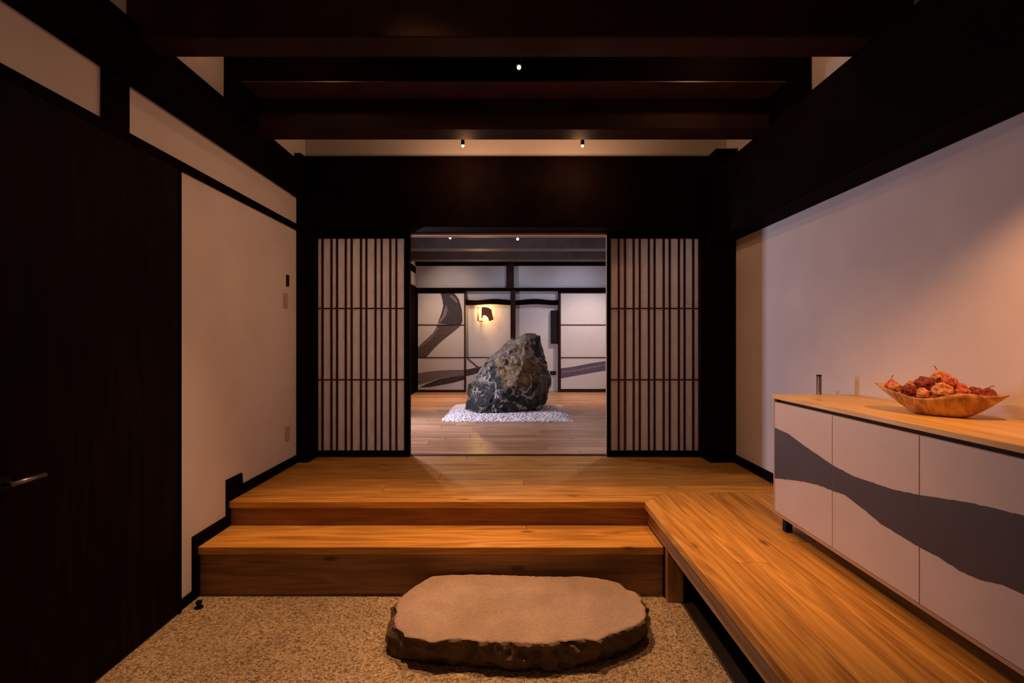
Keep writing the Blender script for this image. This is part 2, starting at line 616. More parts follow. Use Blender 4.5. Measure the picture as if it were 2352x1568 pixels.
# beams
struct(box('beam', XL, -1.785, -1.2, 4.12, Z(1.23), Z(1.518), M['dark'], bevel=0.006),
       'dark beam running along the left wall above the narrow plaster panels', 'beam')
struct(box('beam', 1.73, XR, -1.2, 4.12, Z(0.86), Z(1.447), M['dark'], bevel=0.008),
       'deep dark beam running along the right wall above the cabinet', 'beam')
struct(box('beam', XL, XR, 2.298, 2.464, Z(1.456), ZC, M['dark_brown'], bevel=0.006),
       'nearest dark cross beam below the ceiling', 'beam')
struct(box('beam', XL, XR, 3.29, 3.467, Z(1.452), ZC - 0.1, M['dark_brown'], bevel=0.006),
       'second dark cross beam behind the nearest ceiling spotlight', 'beam')
struct(box('trim_1', XL, XR, 3.08, 3.29, Z(1.67), ZC, M['dark'], bevel=0.004),
       'dark ledge board above and before the second cross beam', 'trim')
struct(box('beam', XL, XR, 4.12, 4.42, Z(0.98), Z(1.588), M['dark'], bevel=0.006),
       'deep dark lintel above the sliding screens', 'beam')
for xa, xb, sd in ((XL, -1.73, 'left'), (1.77, XR, 'right')):
    struct(box('ledge_block', xa, xb, 3.08, 3.29, Z(1.45), Z(1.67), M['dark'], bevel=0.003),
           'dark block closing the %s end of the ledge board on the side beam' % sd, 'beam')
struct(box('ledge_lit_strip', -1.73, 1.77, 3.082, 3.288, Z(1.662), Z(1.67), M['soffit_lit']), 'thin underside strip of the ledge board, coloured paler brown to look lit', 'trim')
# blocks where the side beams land on the lintel
struct(box('trim_2', 1.745, 1.915, 4.08, 4.30, Z(1.447), Z(1.637), M['dark'], bevel=0.004), 'dark beam end block at the back right corner', 'trim')
struct(box('trim_3', -1.85, -1.79, 4.08, 4.30, Z(1.447), Z(1.60), M['dark'], bevel=0.004), 'dark beam end block at the back left corner', 'trim')

# posts
struct(box('post', XL, -1.745, 4.12, 4.42, U, Z(0.98), M['dark'], bevel=0.003), 'dark post at the back left corner beside the left screen', 'post')
struct(box('post', 1.71, XR, 4.12, 4.42, U, Z(0.98), M['dark'], bevel=0.003), 'broad dark post at the back right corner beside the right screen', 'post')
struct(box('post', XL, XL + 0.02, 2.155, 2.30, Z(0.99), Z(1.23), M['dark'], bevel=0.002), 'short dark post between the narrow upper wall panels', 'post')
struct(box('trim_4', XL, XL + 0.018, -1.2, 4.12, Z(0.948), Z(0.998), M['dark'], bevel=0.002),
       'thin dark rail dividing the left wall', 'trim')

# left stepped skirting
prof = [(4.12, Z(-0.983)), (3.285, Z(-0.983)), (3.277, Z(-0.904)), (3.102, Z(-0.904)), (3.102, Z(-1.137)),
        (2.772, Z(-1.137)), (2.772, Z(-1.449)), (2.640, Z(-1.449)), (2.640, 0.0), (2.832, 0.0), (2.832, S1 - 0.045),
        (2.812, S1 - 0.045), (2.812, S1), (3.14, S1), (3.14, U - 0.042), (3.12, U - 0.042), (3.12, U), (4.12, U)]
bm = bmesh.new()
prism(bm, [(XL, y, z) for y, z in prof], (0.012, 0, 0))
struct(centred('baseboard_left', bm, M['dark']), 'dark skirting stepping down the left wall with the stairs', 'baseboard')
struct(box('baseboard_right', XR - 0.015, XR, -1.2, 4.12, U, U + 0.07, M['dark']), 'dark skirting along the right wall', 'baseboard')

# ------------------------------------------------------------------ left dark door with lever
d1 = setting('door_1', (XL + 0.02, 2.1, 0), 'tall dark wooden door filling the left wall near the camera', 'door')
plank('leaf', XL, XL + 0.022, 1.60, 2.63, 0.01, Z(0.945), M['door_dark'], d1, 'Z', 0.002)
plank('side_panel', XL, XL + 0.018, -1.2, 1.594, 0.01, Z(0.945), M['door_dark'], d1, 'Z', 0.002)
box('frame', XL, XL + 0.026, 2.632, 2.652, 0.0, Z(0.945), M['dark'], d1)
hx = XL + 0.07
cyl('rose', (XL + 0.02, 1.715, Z(-0.512)), (XL + 0.034, 1.715, Z(-0.512)), 0.026, M['black'], d1, n=24)
bm = bmesh.new()
add_cyl(bm, (XL + 0.03, 1.715, Z(-0.512)), (hx, 1.715, Z(-0.512)), 0.008, n=12)
add_cyl(bm, (hx, 1.70, Z(-0.512)), (hx, 1.83, Z(-0.512)), 0.009, n=12)
tag(centred('lever_handle', bm, M['metal'], d1, True), 'pale nickel lever handle')

# ------------------------------------------------------------------ steps and raised floor
st = setting('step', (0, 2.83, 0), 'first broad wooden step up from the pebble floor', 'step')
XS = 0.895
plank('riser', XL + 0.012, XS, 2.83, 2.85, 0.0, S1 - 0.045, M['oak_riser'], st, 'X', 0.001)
plank('tread_board', XL + 0.012, XS, 2.808, 3.068, S1 - 0.045, S1, M['oak'], st, 'X', 0.003)
plank('tread_board', XL + 0.012, 0.098, 3.070, 3.139, S1 - 0.045, S1, M['oak'], st, 'X')
plank('tread_board', 0.10, XS, 3.070, 3.139, S1 - 0.045, S1, M['oak'], st, 'X')

rf = setting('raised_floor', (0, 3.14, 0), 'raised wooden floor with planks running across in front of the screens', 'floor')
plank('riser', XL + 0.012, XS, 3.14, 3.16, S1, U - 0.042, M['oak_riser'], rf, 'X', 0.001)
# border plank, mitred at the right
bm = bmesh.new()
prism(bm, [(XL + 0.012, 3.12, U), (0.868, 3.12, U), (1.068, 3.318, U), (XL + 0.012, 3.318, U)], (0, 0, -0.042))
o = centred('plank', bm, M['oak'], rf, bevel=0.0015)
ys = [3.32, 3.47, 3.62, 3.77, 3.92, 4.07, 4.22, 4.36]
cuts = [[-0.9], [0.09], [-0.55, 1.1], [0.55], [-1.1, 0.9], [0.2], [-0.4, 1.3]]
for (y0, y1), cc in zip(zip(ys[:-1], ys[1:]), cuts):
    xs = [XL + 0.012] + cc + [XR - 0.015]
    for a, b in zip(xs[:-1], xs[1:]):
        plank('plank', a + 0.0008, b - 0.0008, y0 + 0.0008, y1 - 0.0008, U - 0.03, U, M['oak'], rf, 'X')

# walkway on the right, planks running towards the camera
wk = setting('walkway', (1.2, 1.2, 0), 'raised plank walkway running along under the cabinet on the right', 'floor')
bm = bmesh.new()
prism(bm, [(0.868, 3.119, U), (0.868, -1.2, U), (1.069, -1.2, U), (1.069, 3.317, U)], (0, 0, -0.045))
bmesh.ops.bevel(bm, geom=list(bm.edges), offset=0.0025, segments=1, affect='EDGES')
bmesh.ops.translate(bm, verts=bm.verts, vec=(-0.97, -1.0, -U))
bmesh.ops.rotate(bm, verts=bm.verts, cent=(0, 0, 0), matrix=Matrix.Rotation(-math.pi / 2, 3, 'Z'))
o = link('plank', mesh('plank', bm, M['oak']))
o.location = (0.97, 1.0, U)
o.rotation_euler = (0, 0, math.pi / 2)
o.parent = wk
o.matrix_parent_inverse = parent_world(wk).inverted()
cols = [(1.071, 1.223, [2.265, 0.6]), (1.223, 1.378, [1.3]), (1.378, 1.458, []), (1.458, 1.61, [2.5, 0.8]),
        (1.61, 1.765, [1.7]), (1.765, 1.921, [2.2, 0.3])]
for x0, x1, cc in cols:
    yy = [-1.2] + sorted(cc) + [3.318]
    for a, b in zip(yy[:-1], yy[1:]):
        plank('plank', x0 + 0.0008, x1 - 0.0008, a + 0.0008, b - 0.0008, U - 0.03, U, M['oak'], wk, 'Y')
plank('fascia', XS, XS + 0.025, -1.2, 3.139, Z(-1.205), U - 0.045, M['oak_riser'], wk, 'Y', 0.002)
box('under_frame', XS + 0.03, XR, -1.2, 3.13, Z(-1.19), U - 0.047, M['black'], wk)
plank('support_board', 0.90, 0.99, 2.75, 2.80, 0.0, Z(-1.20), M['oak_riser'], wk, 'Z', 0.002)
box('back_board', 0.896, XR, 2.80, 2.83, -0.1, Z(-1.20), M['black'], wk)  # black stands in for the shade at the back of the void

# ------------------------------------------------------------------ stepping stone
top_px = [(913, 1379), (942, 1352), (990, 1323), (1017, 1319), (1105, 1318), (1180, 1320), (1248, 1323), (1333, 1322), (1371, 1325.6),
          (1401, 1332), (1425, 1340), (1442, 1354), (1462, 1359), (1474, 1379), (1481, 1396), (1484.5, 1412), (1473, 1429), (1445, 1439),
          (1418, 1449), (1391, 1459), (1371, 1469.5), (1343, 1465), (1316, 1468), (1282, 1471), (1248, 1476), (1207, 1474.6), (1173, 1473),
          (1129, 1474.6), (1098.5, 1471), (1061, 1466), (1030, 1466), (1000, 1473), (983, 1471), (966, 1464), (945.5, 1461), (930, 1459),
          (920, 1444), (906, 1434), (910, 1406)]
bot_px = [(891, 1498), (925, 1514), (1010, 1524), (1095, 1531), (1163, 1537.5), (1231, 1542.6), (1282, 1541), (1350, 1524),
          (1418, 1503.5), (1469, 1478), (1486, 1447)]
ZT = -1.365


def unz(p, zr):
    """pixel to floor point on the plane zr under the eye (used once, to read the stone's plan off the photograph)"""
    Y = F * -zr / (p[1] - CY)
    return ((p[0] - CX) * Y / F, Y)


topc = [unz(p, ZT) for p in top_px]
botc = [unz(p, -1.505) for p in bot_px] + [(0.735, 2.6), (0.65, 2.72), (0.5, 2.79), (0.0, 2.81), (-0.42, 2.80), (-0.56, 2.68), (-0.63, 2.5)]


def ray_poly(c, t, poly):
    d = Vector((math.cos(t), math.sin(t)))
    best = None
    for i in range(len(poly)):
        a = Vector(poly[i]) - c
        b = Vector(poly[(i + 1) % len(poly)]) - c
        e = b - a
        den = d.x * e.y - d.y * e.x
        if abs(den) < 1e-9:
            continue
        r = (a.x * e.y - a.y * e.x) / den
        s = (a.x * d.y - a.y * d.x) / den
        if r > 0 and -1e-6 <= s <= 1 + 1e-6 and (best is None or r > best):
            best = r
    return best


N = 280
cen = Vector((0.06, 2.48))
rt = [ray_poly(cen, 2 * math.pi * i / N, topc) for i in range(N)]
rb = [ray_poly(cen, 2 * math.pi * i / N, botc) for i in range(N)]
bm = bmesh.new()
rings = []
H = ZT + 1.505
for s in (0.25, 0.5, 0.7, 0.85, 0.95, 0.985, 1.0):
    row = []
    for i in range(N):
        t = 2 * math.pi * i / N
        r = rt[i] * s
        r += s ** 8 * 0.010 * noise.noise(Vector((math.cos(t) * 14, math.sin(t) * 14, 4.0)))
        p = Vector((cen.x + math.cos(t) * r, cen.y + math.sin(t) * r, H))
        p.z += 0.004 * noise.noise(p * 6) - (0.004 if s == 1.0 else 0.0)
        row.append(bm.verts.new(p))
    rings.append(row)
ntop = len(rings)
for k, tt in enumerate((0.08, 0.2, 0.35, 0.5, 0.65, 0.8, 0.92, 1.0)):
    row = []
    for i in range(N):
        t = 2 * math.pi * i / N
        r = rt[i] * (1 - tt) + rb[i] * tt
        q = Vector((math.cos(t) * r * 9, math.sin(t) * r * 9, tt * 1.6))
        if tt < 1.0:
            r += 0.032 * noise.ridged_multi_fractal(q, 1.0, 2.0, 4, 1.0, 2.0) - 0.034 + 0.012 * noise.noise(q * 2.2) + 0.012 * math.sin(math.pi * tt)
        row.append(bm.verts.new((cen.x + math.cos(t) * r, cen.y + math.sin(t) * r, H * (1 - tt) - (0.003 if tt == 1.0 else 0))))
    rings.append(row)
c0 = bm.verts.new((cen.x, cen.y, H))
for i in range(N):
    bm.faces.new((c0, rings[0][i], rings[0][(i + 1) % N]))
for k in range(len(rings) - 1):
    for i in range(N):
        f = bm.faces.new((rings[k][i], rings[k + 1][i], rings[k + 1][(i + 1) % N], rings[k][(i + 1) % N]))
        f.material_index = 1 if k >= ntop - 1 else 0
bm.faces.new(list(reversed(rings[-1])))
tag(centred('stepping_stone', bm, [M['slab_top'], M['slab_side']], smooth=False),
    'large flat natural stone slab lying on the pebble floor before the steps', 'stone')

# ------------------------------------------------------------------ small things by the left wall
ds = thing('door_stop', (-1.76, 2.70, 0), 'small black door stop on the pebble floor by the left wall', 'door stop')
cyl('base', (-1.76, 2.70, 0.0), (-1.76, 2.70, 0.006), 0.022, M['black'], ds, n=20)
cyl('pin', (-1.76, 2.70, 0.006), (-1.76, 2.70, 0.04), 0.011, M['black'], ds, n=16)
cyl('bumper', (-1.76, 2.70, 0.022), (-1.76, 2.70, 0.036), 0.016, M['black'], ds, n=16)

sw = thing('wall_intercom', (XL, 3.945, Z(0.495)), 'small dark control panel high on the left wall near the corner post', 'switch')
box('housing', XL, XL + 0.014, 3.934, 3.966, Z(0.448), Z(0.542), M['dark_brown'], sw, 0.002)
box('display', XL + 0.014, XL + 0.016, 3.939, 3.961, Z(0.49), Z(0.53), M['screen_black'], sw)
sw = thing('light_switch', (XL, 3.92, Z(0.33)), 'beige light switch plate under the dark control panel', 'switch')
box('cover_plate', XL, XL + 0.008, 3.885, 3.955, Z(0.268), Z(0.388), M['plate'], sw, 0.002)
box('rocker', XL + 0.008, XL + 0.013, 3.902, 3.938, Z(0.29), Z(0.366), M['plate'], sw, 0.001)
sw = thing('wall_outlet', (XL, 3.955, Z(-0.765)), 'pale wall outlet low on the left wall beside the corner post', 'outlet')
box('cover_plate', XL, XL + 0.008, 3.92, 3.99, Z(-0.825), Z(-0.705), M['plate'], sw, 0.002)
for zz in (-0.79, -0.742):
    box('socket', XL + 0.008, XL + 0.010, 3.94, 3.97, Z(zz - 0.012), Z(zz + 0.012), M['plate'], sw)


# ------------------------------------------------------------------ sliding screens
def X_at(px, Y):
    return (px - CX) * Y / F


def Z_at(py, Y):
    return Z((CY - py) * Y / F)


def screen(label, xa, xb, pa, pb, bars):
    """xa..xb outer frame, pa..pb paper (metres)"""
    t = thing('sliding_screen', ((xa + xb) / 2, YS + 0.015, U), label, 'screen', 'sliding paper screens either side of the doorway')
    zt, zb = Z_at(547, YS), Z_at(1035, YS)
    y0, y1 = YS, YS + 0.032
    box('stile', xa, pa, y0, y1, U + 0.004, Z(0.978), M['dark'], t)
    box('stile', pb, xb, y0, y1, U + 0.004, Z(0.978), M['dark'], t)
    box('rail', pa, pb, y0, y1, zt, Z(0.978), M['dark'], t)
    box('rail', pa, pb, y0, y1, U + 0.004, zb, M['dark'], t)
    box('paper', pa, pb, y0 + 0.018, y0 + 0.0186, zb, zt, M['paper'], t)
    for px in bars:
        x = X_at(px, YS)
        box('upright_bar', x - 0.0085, x + 0.0085, y0 + 0.001, y0 + 0.017, zb, zt, M['bar'], t)
    for py in (708, 872):
        z = Z_at(py, YS)
        box('cross_bar', pa, pb, y0 + 0.004, y0 + 0.0175, z - 0.006, z + 0.006, M['bar'], t)
    return t


screen('left paper screen with dark upright bars, beside the plaster wall', XL + 0.001, -0.918, -1.831, X_at(928, YS),
       (725, 740, 760.5, 773.5, 793.5, 807, 828.5, 841, 862, 876, 896, 910))
screen('right paper screen with dark upright bars, beside the broad corner post', 0.867, 1.83, X_at(1403, YS), X_at(1629, YS),
       (1421.6, 1436, 1456, 1470, 1491, 1504, 1525, 1539, 1560, 1573, 1593, 1607))
struct(box('door_frame', 0.874, 0.90, YS + 0.034, 4.42, U, Z(0.98), M['edge']), 'thin lighter jamb on the right of the doorway', 'frame')
struct(box('door_frame', -0.95, -0.925, YS + 0.034, 4.42, U, Z(0.98), M['dark']), 'dark jamb on the left of the doorway', 'frame')
struct(box('door_frame', -0.925, 0.874, 4.36, 4.42, Z(0.962), Z(0.98), M['edge']), 'thin head rail over the doorway', 'frame')
struct(box('threshold', XL, XR, 4.362, 4.43, U - 0.03, U + 0.003, M['dark_brown']), 'dark threshold strip between the two rooms', 'threshold')

# ------------------------------------------------------------------ cabinet
XF = 1.47
YN, YE = 0.79, 2.684
ZTOP, ZB = Z(-0.302), Z(-0.963)
cab = thing('cabinet', (1.68, 1.7, U), 'long low cabinet with pale doors and one dark wavy band, on short black legs', 'cabinet')
plank('top', XF - 0.004, 1.932, YN, YE + 0.004, ZTOP - 0.022, ZTOP, M['counter'], cab, 'Y', 0.002)
box('shadow_gap', XF + 0.02, 1.925, YN + 0.01, YE - 0.01, ZTOP - 0.042, ZTOP - 0.022, M['dark_brown'], cab)
box('body', XF + 0.02, 1.93, YN + 0.013, YE - 0.013, ZB + 0.014, ZTOP - 0.042, M['edge'], cab)
box('bottom_panel', XF, 1.93, YN, YE, ZB, ZB + 0.014, M['edge'], cab)
box('side_panel', XF, 1.93, YE - 0.012, YE, ZB + 0.014, ZTOP - 0.024, M['edge'], cab)
box('side_panel', XF, 1.93, YN, YN + 0.012, ZB + 0.014, ZTOP - 0.024, M['edge'], cab)
up_px = [(1778, 981), (1811, 996), (1851, 1026), (1881, 1046), (1911, 1067), (1962, 1094), (2002, 1107), (2052, 1124), (2111, 1136),
         (2163, 1144), (2228, 1154), (2293, 1169), (2352, 1184)]
lo_px = [(1778, 1098), (1821, 1102), (1851, 1107), (1881, 1114), (1911, 1126), (1942, 1137), (1977, 1164), (2027, 1205), (2077, 1235),
         (2111, 1256), (2153, 1277), (2203, 1310), (2253, 1332), (2303, 1343), (2352, 1365)]


def on_front(p):
    Y = XF * F / (p[0] - CX)
    return (Y, Z((CY - p[1]) * Y / F))


UP = sorted([on_front(p) for p in up_px] + [(0.75, Z(-0.60)), (1.1, Z(-0.51))])
LO = sorted([on_front(p) for p in lo_px] + [(0.75, Z(-0.88)), (1.1, Z(-0.80))])


def lerp_curve(c, y):
    if y <= c[0][0]:
        return c[0][1]
    for (a, za), (b, zb) in zip(c[:-1], c[1:]):
        if a <= y <= b:
            return za + (zb - za) * (y - a) / (b - a)
    return c[-1][1]


ed = [YE - 0.012, 2.1926, 1.7248, 1.257, YN + 0.012]
for i in range(4):
    yb, ya = ed[i] - 0.0015, ed[i + 1] + 0.0015
    d = box('door', XF, XF + 0.019, ya, yb, ZB + 0.016, ZTOP - 0.040, M['lacquer'], cab, 0.001)
    bm = bmesh.new()
    n = 44
    us = [ya + 0.0005 + (yb - ya - 0.001) * k / n for k in range(n + 1)]
    w1 = [lerp_curve(UP, y) + 0.0025 * noise.noise(Vector((y * 45, 3, 0))) for y in us]
    w2 = [lerp_curve(LO, y) + 0.0035 * noise.noise(Vector((y * 38, 9, 0))) for y in us]
    A = [bm.verts.new((XF - 0.0008, y, z)) for y, z in zip(us, w1)]
    B = [bm.verts.new((XF - 0.0008, y, z)) for y, z in zip(us, w2)]
    A2 = [bm.verts.new((XF + 0.001, y, z)) for y, z in zip(us, w1)]
    B2 = [bm.verts.new((XF + 0.001, y, z)) for y, z in zip(us, w2)]
    for k in range(n):
        bm.faces.new((A[k], A[k + 1], B[k + 1], B[k]))
        bm.faces.new((A[k], A2[k], A2[k + 1], A[k + 1]))
        bm.faces.new((B[k], B[k + 1], B2[k + 1], B2[k]))
    tag(centred('painted_band', bm, M['band'], d), 'dark taupe wavy band')
box('plinth', XF + 0.16, 1.92, YN + 0.1, YE - 0.14, U, ZB, M['black'], cab)  # recessed black plinth, added to keep the space under the cabinet dark
for (x, y) in ((XF + 0.05, YE - 0.05), (1.88, YE - 0.05), (XF + 0.05, YN + 0.05), (1.88, YN + 0.05)):
    box('leg', x - 0.018, x + 0.018, y - 0.018, y + 0.018, U, ZB, M['black'], cab, 0.002)

# slim rod standing behind the far end of the cabinet
rod = thing('shoehorn', (1.80, 2.80, U), 'slim dark upright handle of a long stick rising behind the far end of the cabinet', 'stick')
cyl('handle', (1.80, 2.80, Z(-0.62)), (1.80, 2.80, Z(-0.206)), 0.013, M['rod'], rod, n=20, smooth=True)
cyl('end_cap', (1.80, 2.80, Z(-0.206)), (1.80, 2.80, Z(-0.200)), 0.0135, M['black'], rod, n=20)
bm = bmesh.new()
add_box(bm, 1.782, 1.818, 2.794, 2.802, U + 0.001, Z(-0.62))
centred('blade', bm, M['dark_brown'], rod)
cyl('foot', (1.80, 2.80, U), (1.80, 2.80, U + 0.012), 0.05, M['black'], rod, n=24)

# ------------------------------------------------------------------ bowl
BC = Vector((1.735, 1.952, ZTOP))
axis = Vector((0.22, -0.35, 0)).normalized()
ang = math.atan2(axis.y, axis.x)
bm = bmesh.new()
NB = 96


def bowl_pt(t, s, inner):
    c, sn = math.cos(t), math.sin(t)
    a, b = 0.213, 0.118
    rx = a * (abs(c) ** 0.9) * (1 if c >= 0 else -1)
    ry = b * (abs(sn) ** 1.25) * (1 if sn >= 0 else -1)
    hh = 0.084 + 0.022 * c * c + (0.010 if c < 0 else -0.006) * abs(c) ** 2
    if sn < 0:
        hh += -sn * (0.016 * math.exp(-((c - 0.5) / 0.28) ** 2) - 0.012 * math.exp(-((c + 0.1) / 0.3) ** 2))
    fx, fy = 0.078 * c + 0.012, 0.045 * sn
    k = s
    x = fx + (rx - fx) * k
    y = fy + (ry - fy) * (k ** 0.8)
    z = hh * (k ** 1.25)
    if inner:
        x *= 0.955
        y *= 0.93
        z = 0.010 + (hh - 0.010) * (k ** 1.35)
    return Vector((x, y, z))


levels = [0, 0.12, 0.25, 0.4, 0.55, 0.7, 0.85, 1.0]
rows = [[bm.verts.new(bowl_pt(2 * math.pi * i / NB, s, False)) for i in range(NB)] for s in levels]
rows += [[bm.verts.new(bowl_pt(2 * math.pi * i / NB, s, True)) for i in range(NB)] for s in reversed(levels)]
for a, b in zip(rows[:-1], rows[1:]):
    for i in range(NB):
        bm.faces.new((a[i], a[(i + 1) % NB], b[(i + 1) % NB], b[i]))
bm.faces.new(list(reversed(rows[0])))
bm.faces.new(rows[-1])
bowl = link('bowl', mesh('bowl', bm, M['bowl'], True))
bowl.location = BC
bowl.rotation_euler = (0, 0, ang)
tag(bowl, 'boat shaped carved wooden bowl full of red husks on the cabinet', 'bowl')

Rb = Matrix.Rotation(ang, 3, 'Z')


def pod_mesh(seed, m):
    bm = bmesh.new()
    bmesh.ops.create_icosphere(bm, subdivisions=4, radius=1.0)
    for v in bm.verts:
        d = v.co.normalized()
        t = math.atan2(d.y, d.x)
        r = 1.0 + 0.10 * abs(math.cos(2.5 * t + seed)) * (1 - abs(d.z)) + 0.26 * noise.noise(d * 2.0 + Vector((seed * 3.1, 0, 0))) - 0.16 * abs(noise.noise(d * 4.5 + Vector((0, seed * 1.7, 0)))) + 0.07 * noise.noise(d * 11 + Vector((0, 0, seed)))
        v.co = d * r
        if d.z > 0.75:
            v.co.z += (d.z - 0.75) * 1.6
            v.co.x *= 0.8
            v.co.y *= 0.8
        v.co.z *= 0.9
    return mesh('seed_pod', bm, m, True)


pods_raw = [  # u along the bowl, v towards the viewer's side, height, radius, material, label
    (-0.150, 0.000, 0.100, 0.024, 0, 'leftmost reddish papery husk at the far tip of the bowl'),
    (-0.118, -0.038, 0.098, 0.022, 1, 'small pale orange husk second from the left tip of the bowl'),
    (-0.085, 0.030, 0.112, 0.026, 1, 'orange husk behind the darkest husk in the bowl'),
    (-0.070, -0.045, 0.102, 0.026, 2, 'dark maroon husk low at the front left of the pile'),
    (-0.035, -0.022, 0.125, 0.029, 2, 'darkest brown red husk left of the top of the pile'),
    (0.005, 0.020, 0.150, 0.027, 1, 'topmost husk of the pile, light orange with loose skin'),
    (0.032, -0.008, 0.140, 0.026, 0, 'red husk right beside the topmost one'),
    (-0.015, -0.055, 0.098, 0.025, 1, 'pale orange husk at the front rim below the darkest one'),
    (0.028, -0.050, 0.104, 0.031, 1, 'largest bright orange husk at the middle of the front rim'),
    (0.050, 0.035, 0.110, 0.027, 0, 'red husk at the back on the right half of the pile'),
    (0.078, -0.030, 0.100, 0.025, 0, 'pinkish red husk right of the largest orange one'),
    (0.112, 0.005, 0.100, 0.025, 2, 'dark red husk second from the right tip'),
    (0.145, -0.004, 0.102, 0.023, 2, 'rightmost maroon husk near the near tip of the bowl'),
    (0.000, 0.050, 0.105, 0.028, 0, 'red husk at the back under the topmost one'),
    (-0.045, 0.000, 0.060, 0.032, 0, 'husk buried under the left half of the pile'),
    (0.040, 0.000, 0.062, 0.034, 0, 'husk buried under the right half of the pile'),
]
pos = [Vector((p[0], p[1], p[2])) for p in pods_raw]
for _ in range(120):
    for i in range(len(pos)):
        for j in range(i + 1, len(pos)):
            d = pos[j] - pos[i]
            need = 1.12 * (pods_raw[i][3] + pods_raw[j][3])
            if d.length < need:
                q = d.normalized() * (need - d.length) * 0.5
                q.z = max(q.z, -0.001) if q.z < 0 else q.z
                pos[i] -= q
                pos[j] += q
pods = [(pos[i].x, pos[i].y, pos[i].z, p[3], p[4], p[5]) for i, p in enumerate(pods_raw)]
for i, (u, v, h, r, mi, lab) in enumerate(pods):
    o = link('seed_pod', pod_mesh(i + 1, PODM[mi]))
    p = Rb @ Vector((u, v, 0))
    o.location = BC + Vector((p.x, p.y, h - 0.004 + (0.010 if i < 2 else 0.0)))
    o.rotation_euler = (random.uniform(-1.4, 1.4), random.uniform(-1.4, 1.4), random.uniform(0, 6))
    o.scale = (r, r * random.uniform(0.9, 1.1), r)
    tag(o, lab, 'dried husk', 'red papery husks in the wooden bowl')
    if i in (0, 5, 12):
        bm = bmesh.new()
        q = [Vector((0, 0, 0.95)), Vector((0.12, 0.05, 1.35)), Vector((0.4, 0.1, 1.65)), Vector((0.75, 0.05, 1.7))]
        for a, b in zip(q[:-1], q[1:]):
            add_cyl(bm, a, b, 0.07, 0.055, 6)
        st_ = bpy.data.objects.new('stem', mesh('stem', bm, M['stem'], True))
        COL.objects.link(st_)
        st_.parent = o
        o.rotation_euler = (random.uniform(-0.9, 0.9), random.uniform(-0.9, 0.9), random.uniform(0, 6))


# ------------------------------------------------------------------ ceiling spotlights
def spotlight(label, p, top, bulb, r, group):
    t = thing('spotlight', p, label, 'spotlight', group)
    p = Vector(p)
    cyl('stem', (p.x, p.y, top), (p.x, p.y, p.z + r * 3.0), r * 0.28, M['black'], t, n=10)
    cyl('canopy', (p.x, p.y, top), (p.x, p.y, top - 0.01), r * 1.3, M['black'], t, n=20)
    bm = bmesh.new()
    add_cyl(bm, p + Vector((0, 0, r * 0.4)), p + Vector((0, 0, r * 3.0)), r, r * 0.8, 20)
    centred('housing', bm, M['black'], t)
    bm = bmesh.new()
    bmesh.ops.create_uvsphere(bm, u_segments=16, v_segments=10, radius=r * 0.62)
    bmesh.ops.translate(bm, verts=bm.verts, vec=p)
    centred('bulb', bm, bulb, t, True)
    return t


G = 'small lit ceiling spotlights over the entrance'
spotlight('nearest and brightest lit ceiling spotlight, under the dark boards', ((1192 - CX) * 2.82 / F, 2.82, Z(627 * 2.82 / F)), ZC, M['bulb'], 0.018, G)
spotlight('lit ceiling spotlight behind the cross beam, the left of the rear pair', ((1063 - CX) * 3.62 / F, 3.62, Z(447 * 3.62 / F)), ZC, M['bulb'], 0.015, G)
spotlight('lit ceiling spotlight behind the cross beam, the right of the rear pair', ((1338 - CX) * 3.62 / F, 3.62, Z(447 * 3.62 / F)), ZC, M['bulb'], 0.015, G)
G2 = 'tiny ceiling spotlights of the far room'
spotlight('tiny far room spotlight on the left near the ceiling beam', ((1034 - CX) * 7.06 / F, 7.06, Z(236 * 7.06 / F)), FZC, M['bulb_far'], 0.03, G2)
spotlight('tiny far room spotlight above the boulder near the ceiling beam', ((1189 - CX) * 7.06 / F, 7.06, Z(233 * 7.06 / F)), FZC, M['bulb_far'], 0.03, G2)

# ------------------------------------------------------------------ far room shell
struct(box('wall_far', FXL, FXR, 9.95, 10.07, U - 0.1, FZC, M['far_plaster']), 'pale plaster end wall of the far room', 'wall')
struct(box('wall_far_left', FXL - 0.1, FXL, 4.42, 10.07, U - 0.1, FZC, M['far_plaster']), 'left wall of the far room', 'wall')
struct(box('wall_far_right', FXR, FXR + 0.1, 4.42, 10.07, U - 0.1, FZC, M['far_plaster']), 'right wall of the far room', 'wall')
struct(box('wall_far_near', XR, FXR, 4.30, 4.42, U - 0.1, FZC, M['far_plaster']), 'plaster return beside the doorway in the far room', 'wall')
fc = struct(box('far_ceiling', FXL, FXR, 4.42, 9.95, FZC, FZC + 0.1, M['dark_brown']), 'dark ceiling of the far room', 'ceiling')
for i, y in enumerate((5.70, 6.76, 7.82, 8.87)):
    struct(box('beam', FXL, FXR, y, y + 0.235, Z(1.5), FZC, M['far_beam'], bevel=0.005),
           'dark cross beam on the far room ceiling, number %s from the doorway' % ('one', 'two', 'three', 'four')[i], 'beam')
ff = struct(box('far_room_floor', FXL, FXR, 4.43, 9.95, U - 0.1, U - 0.025, M['dark_brown']), 'pale wooden plank floor of the far room', 'floor')
y = 4.43
k = 0
while y < 9.94:
    y1 = min(y + 0.15, 9.95)
    sh = [-1.1, 0.35, -0.3, 0.9, -0.7, 1.3][k % 6]
    xs = [FXL] + sorted([c for c in (sh, sh + 1.75, sh - 1.75) if FXL + 0.2 < c < FXR - 0.2]) + [FXR]
    for a, b in zip(xs[:-1], xs[1:]):
        plank('plank', a + 0.001, b - 0.001, y + 0.001, y1 - 0.001, U - 0.025, U, M['far_oak'], ff, 'X')
    y = y1
    k += 1

# far end: posts and rails
YP = YF


def fx(px):
    return X_at(px, YP)


def fz(py):
    return Z_at(py, YP)


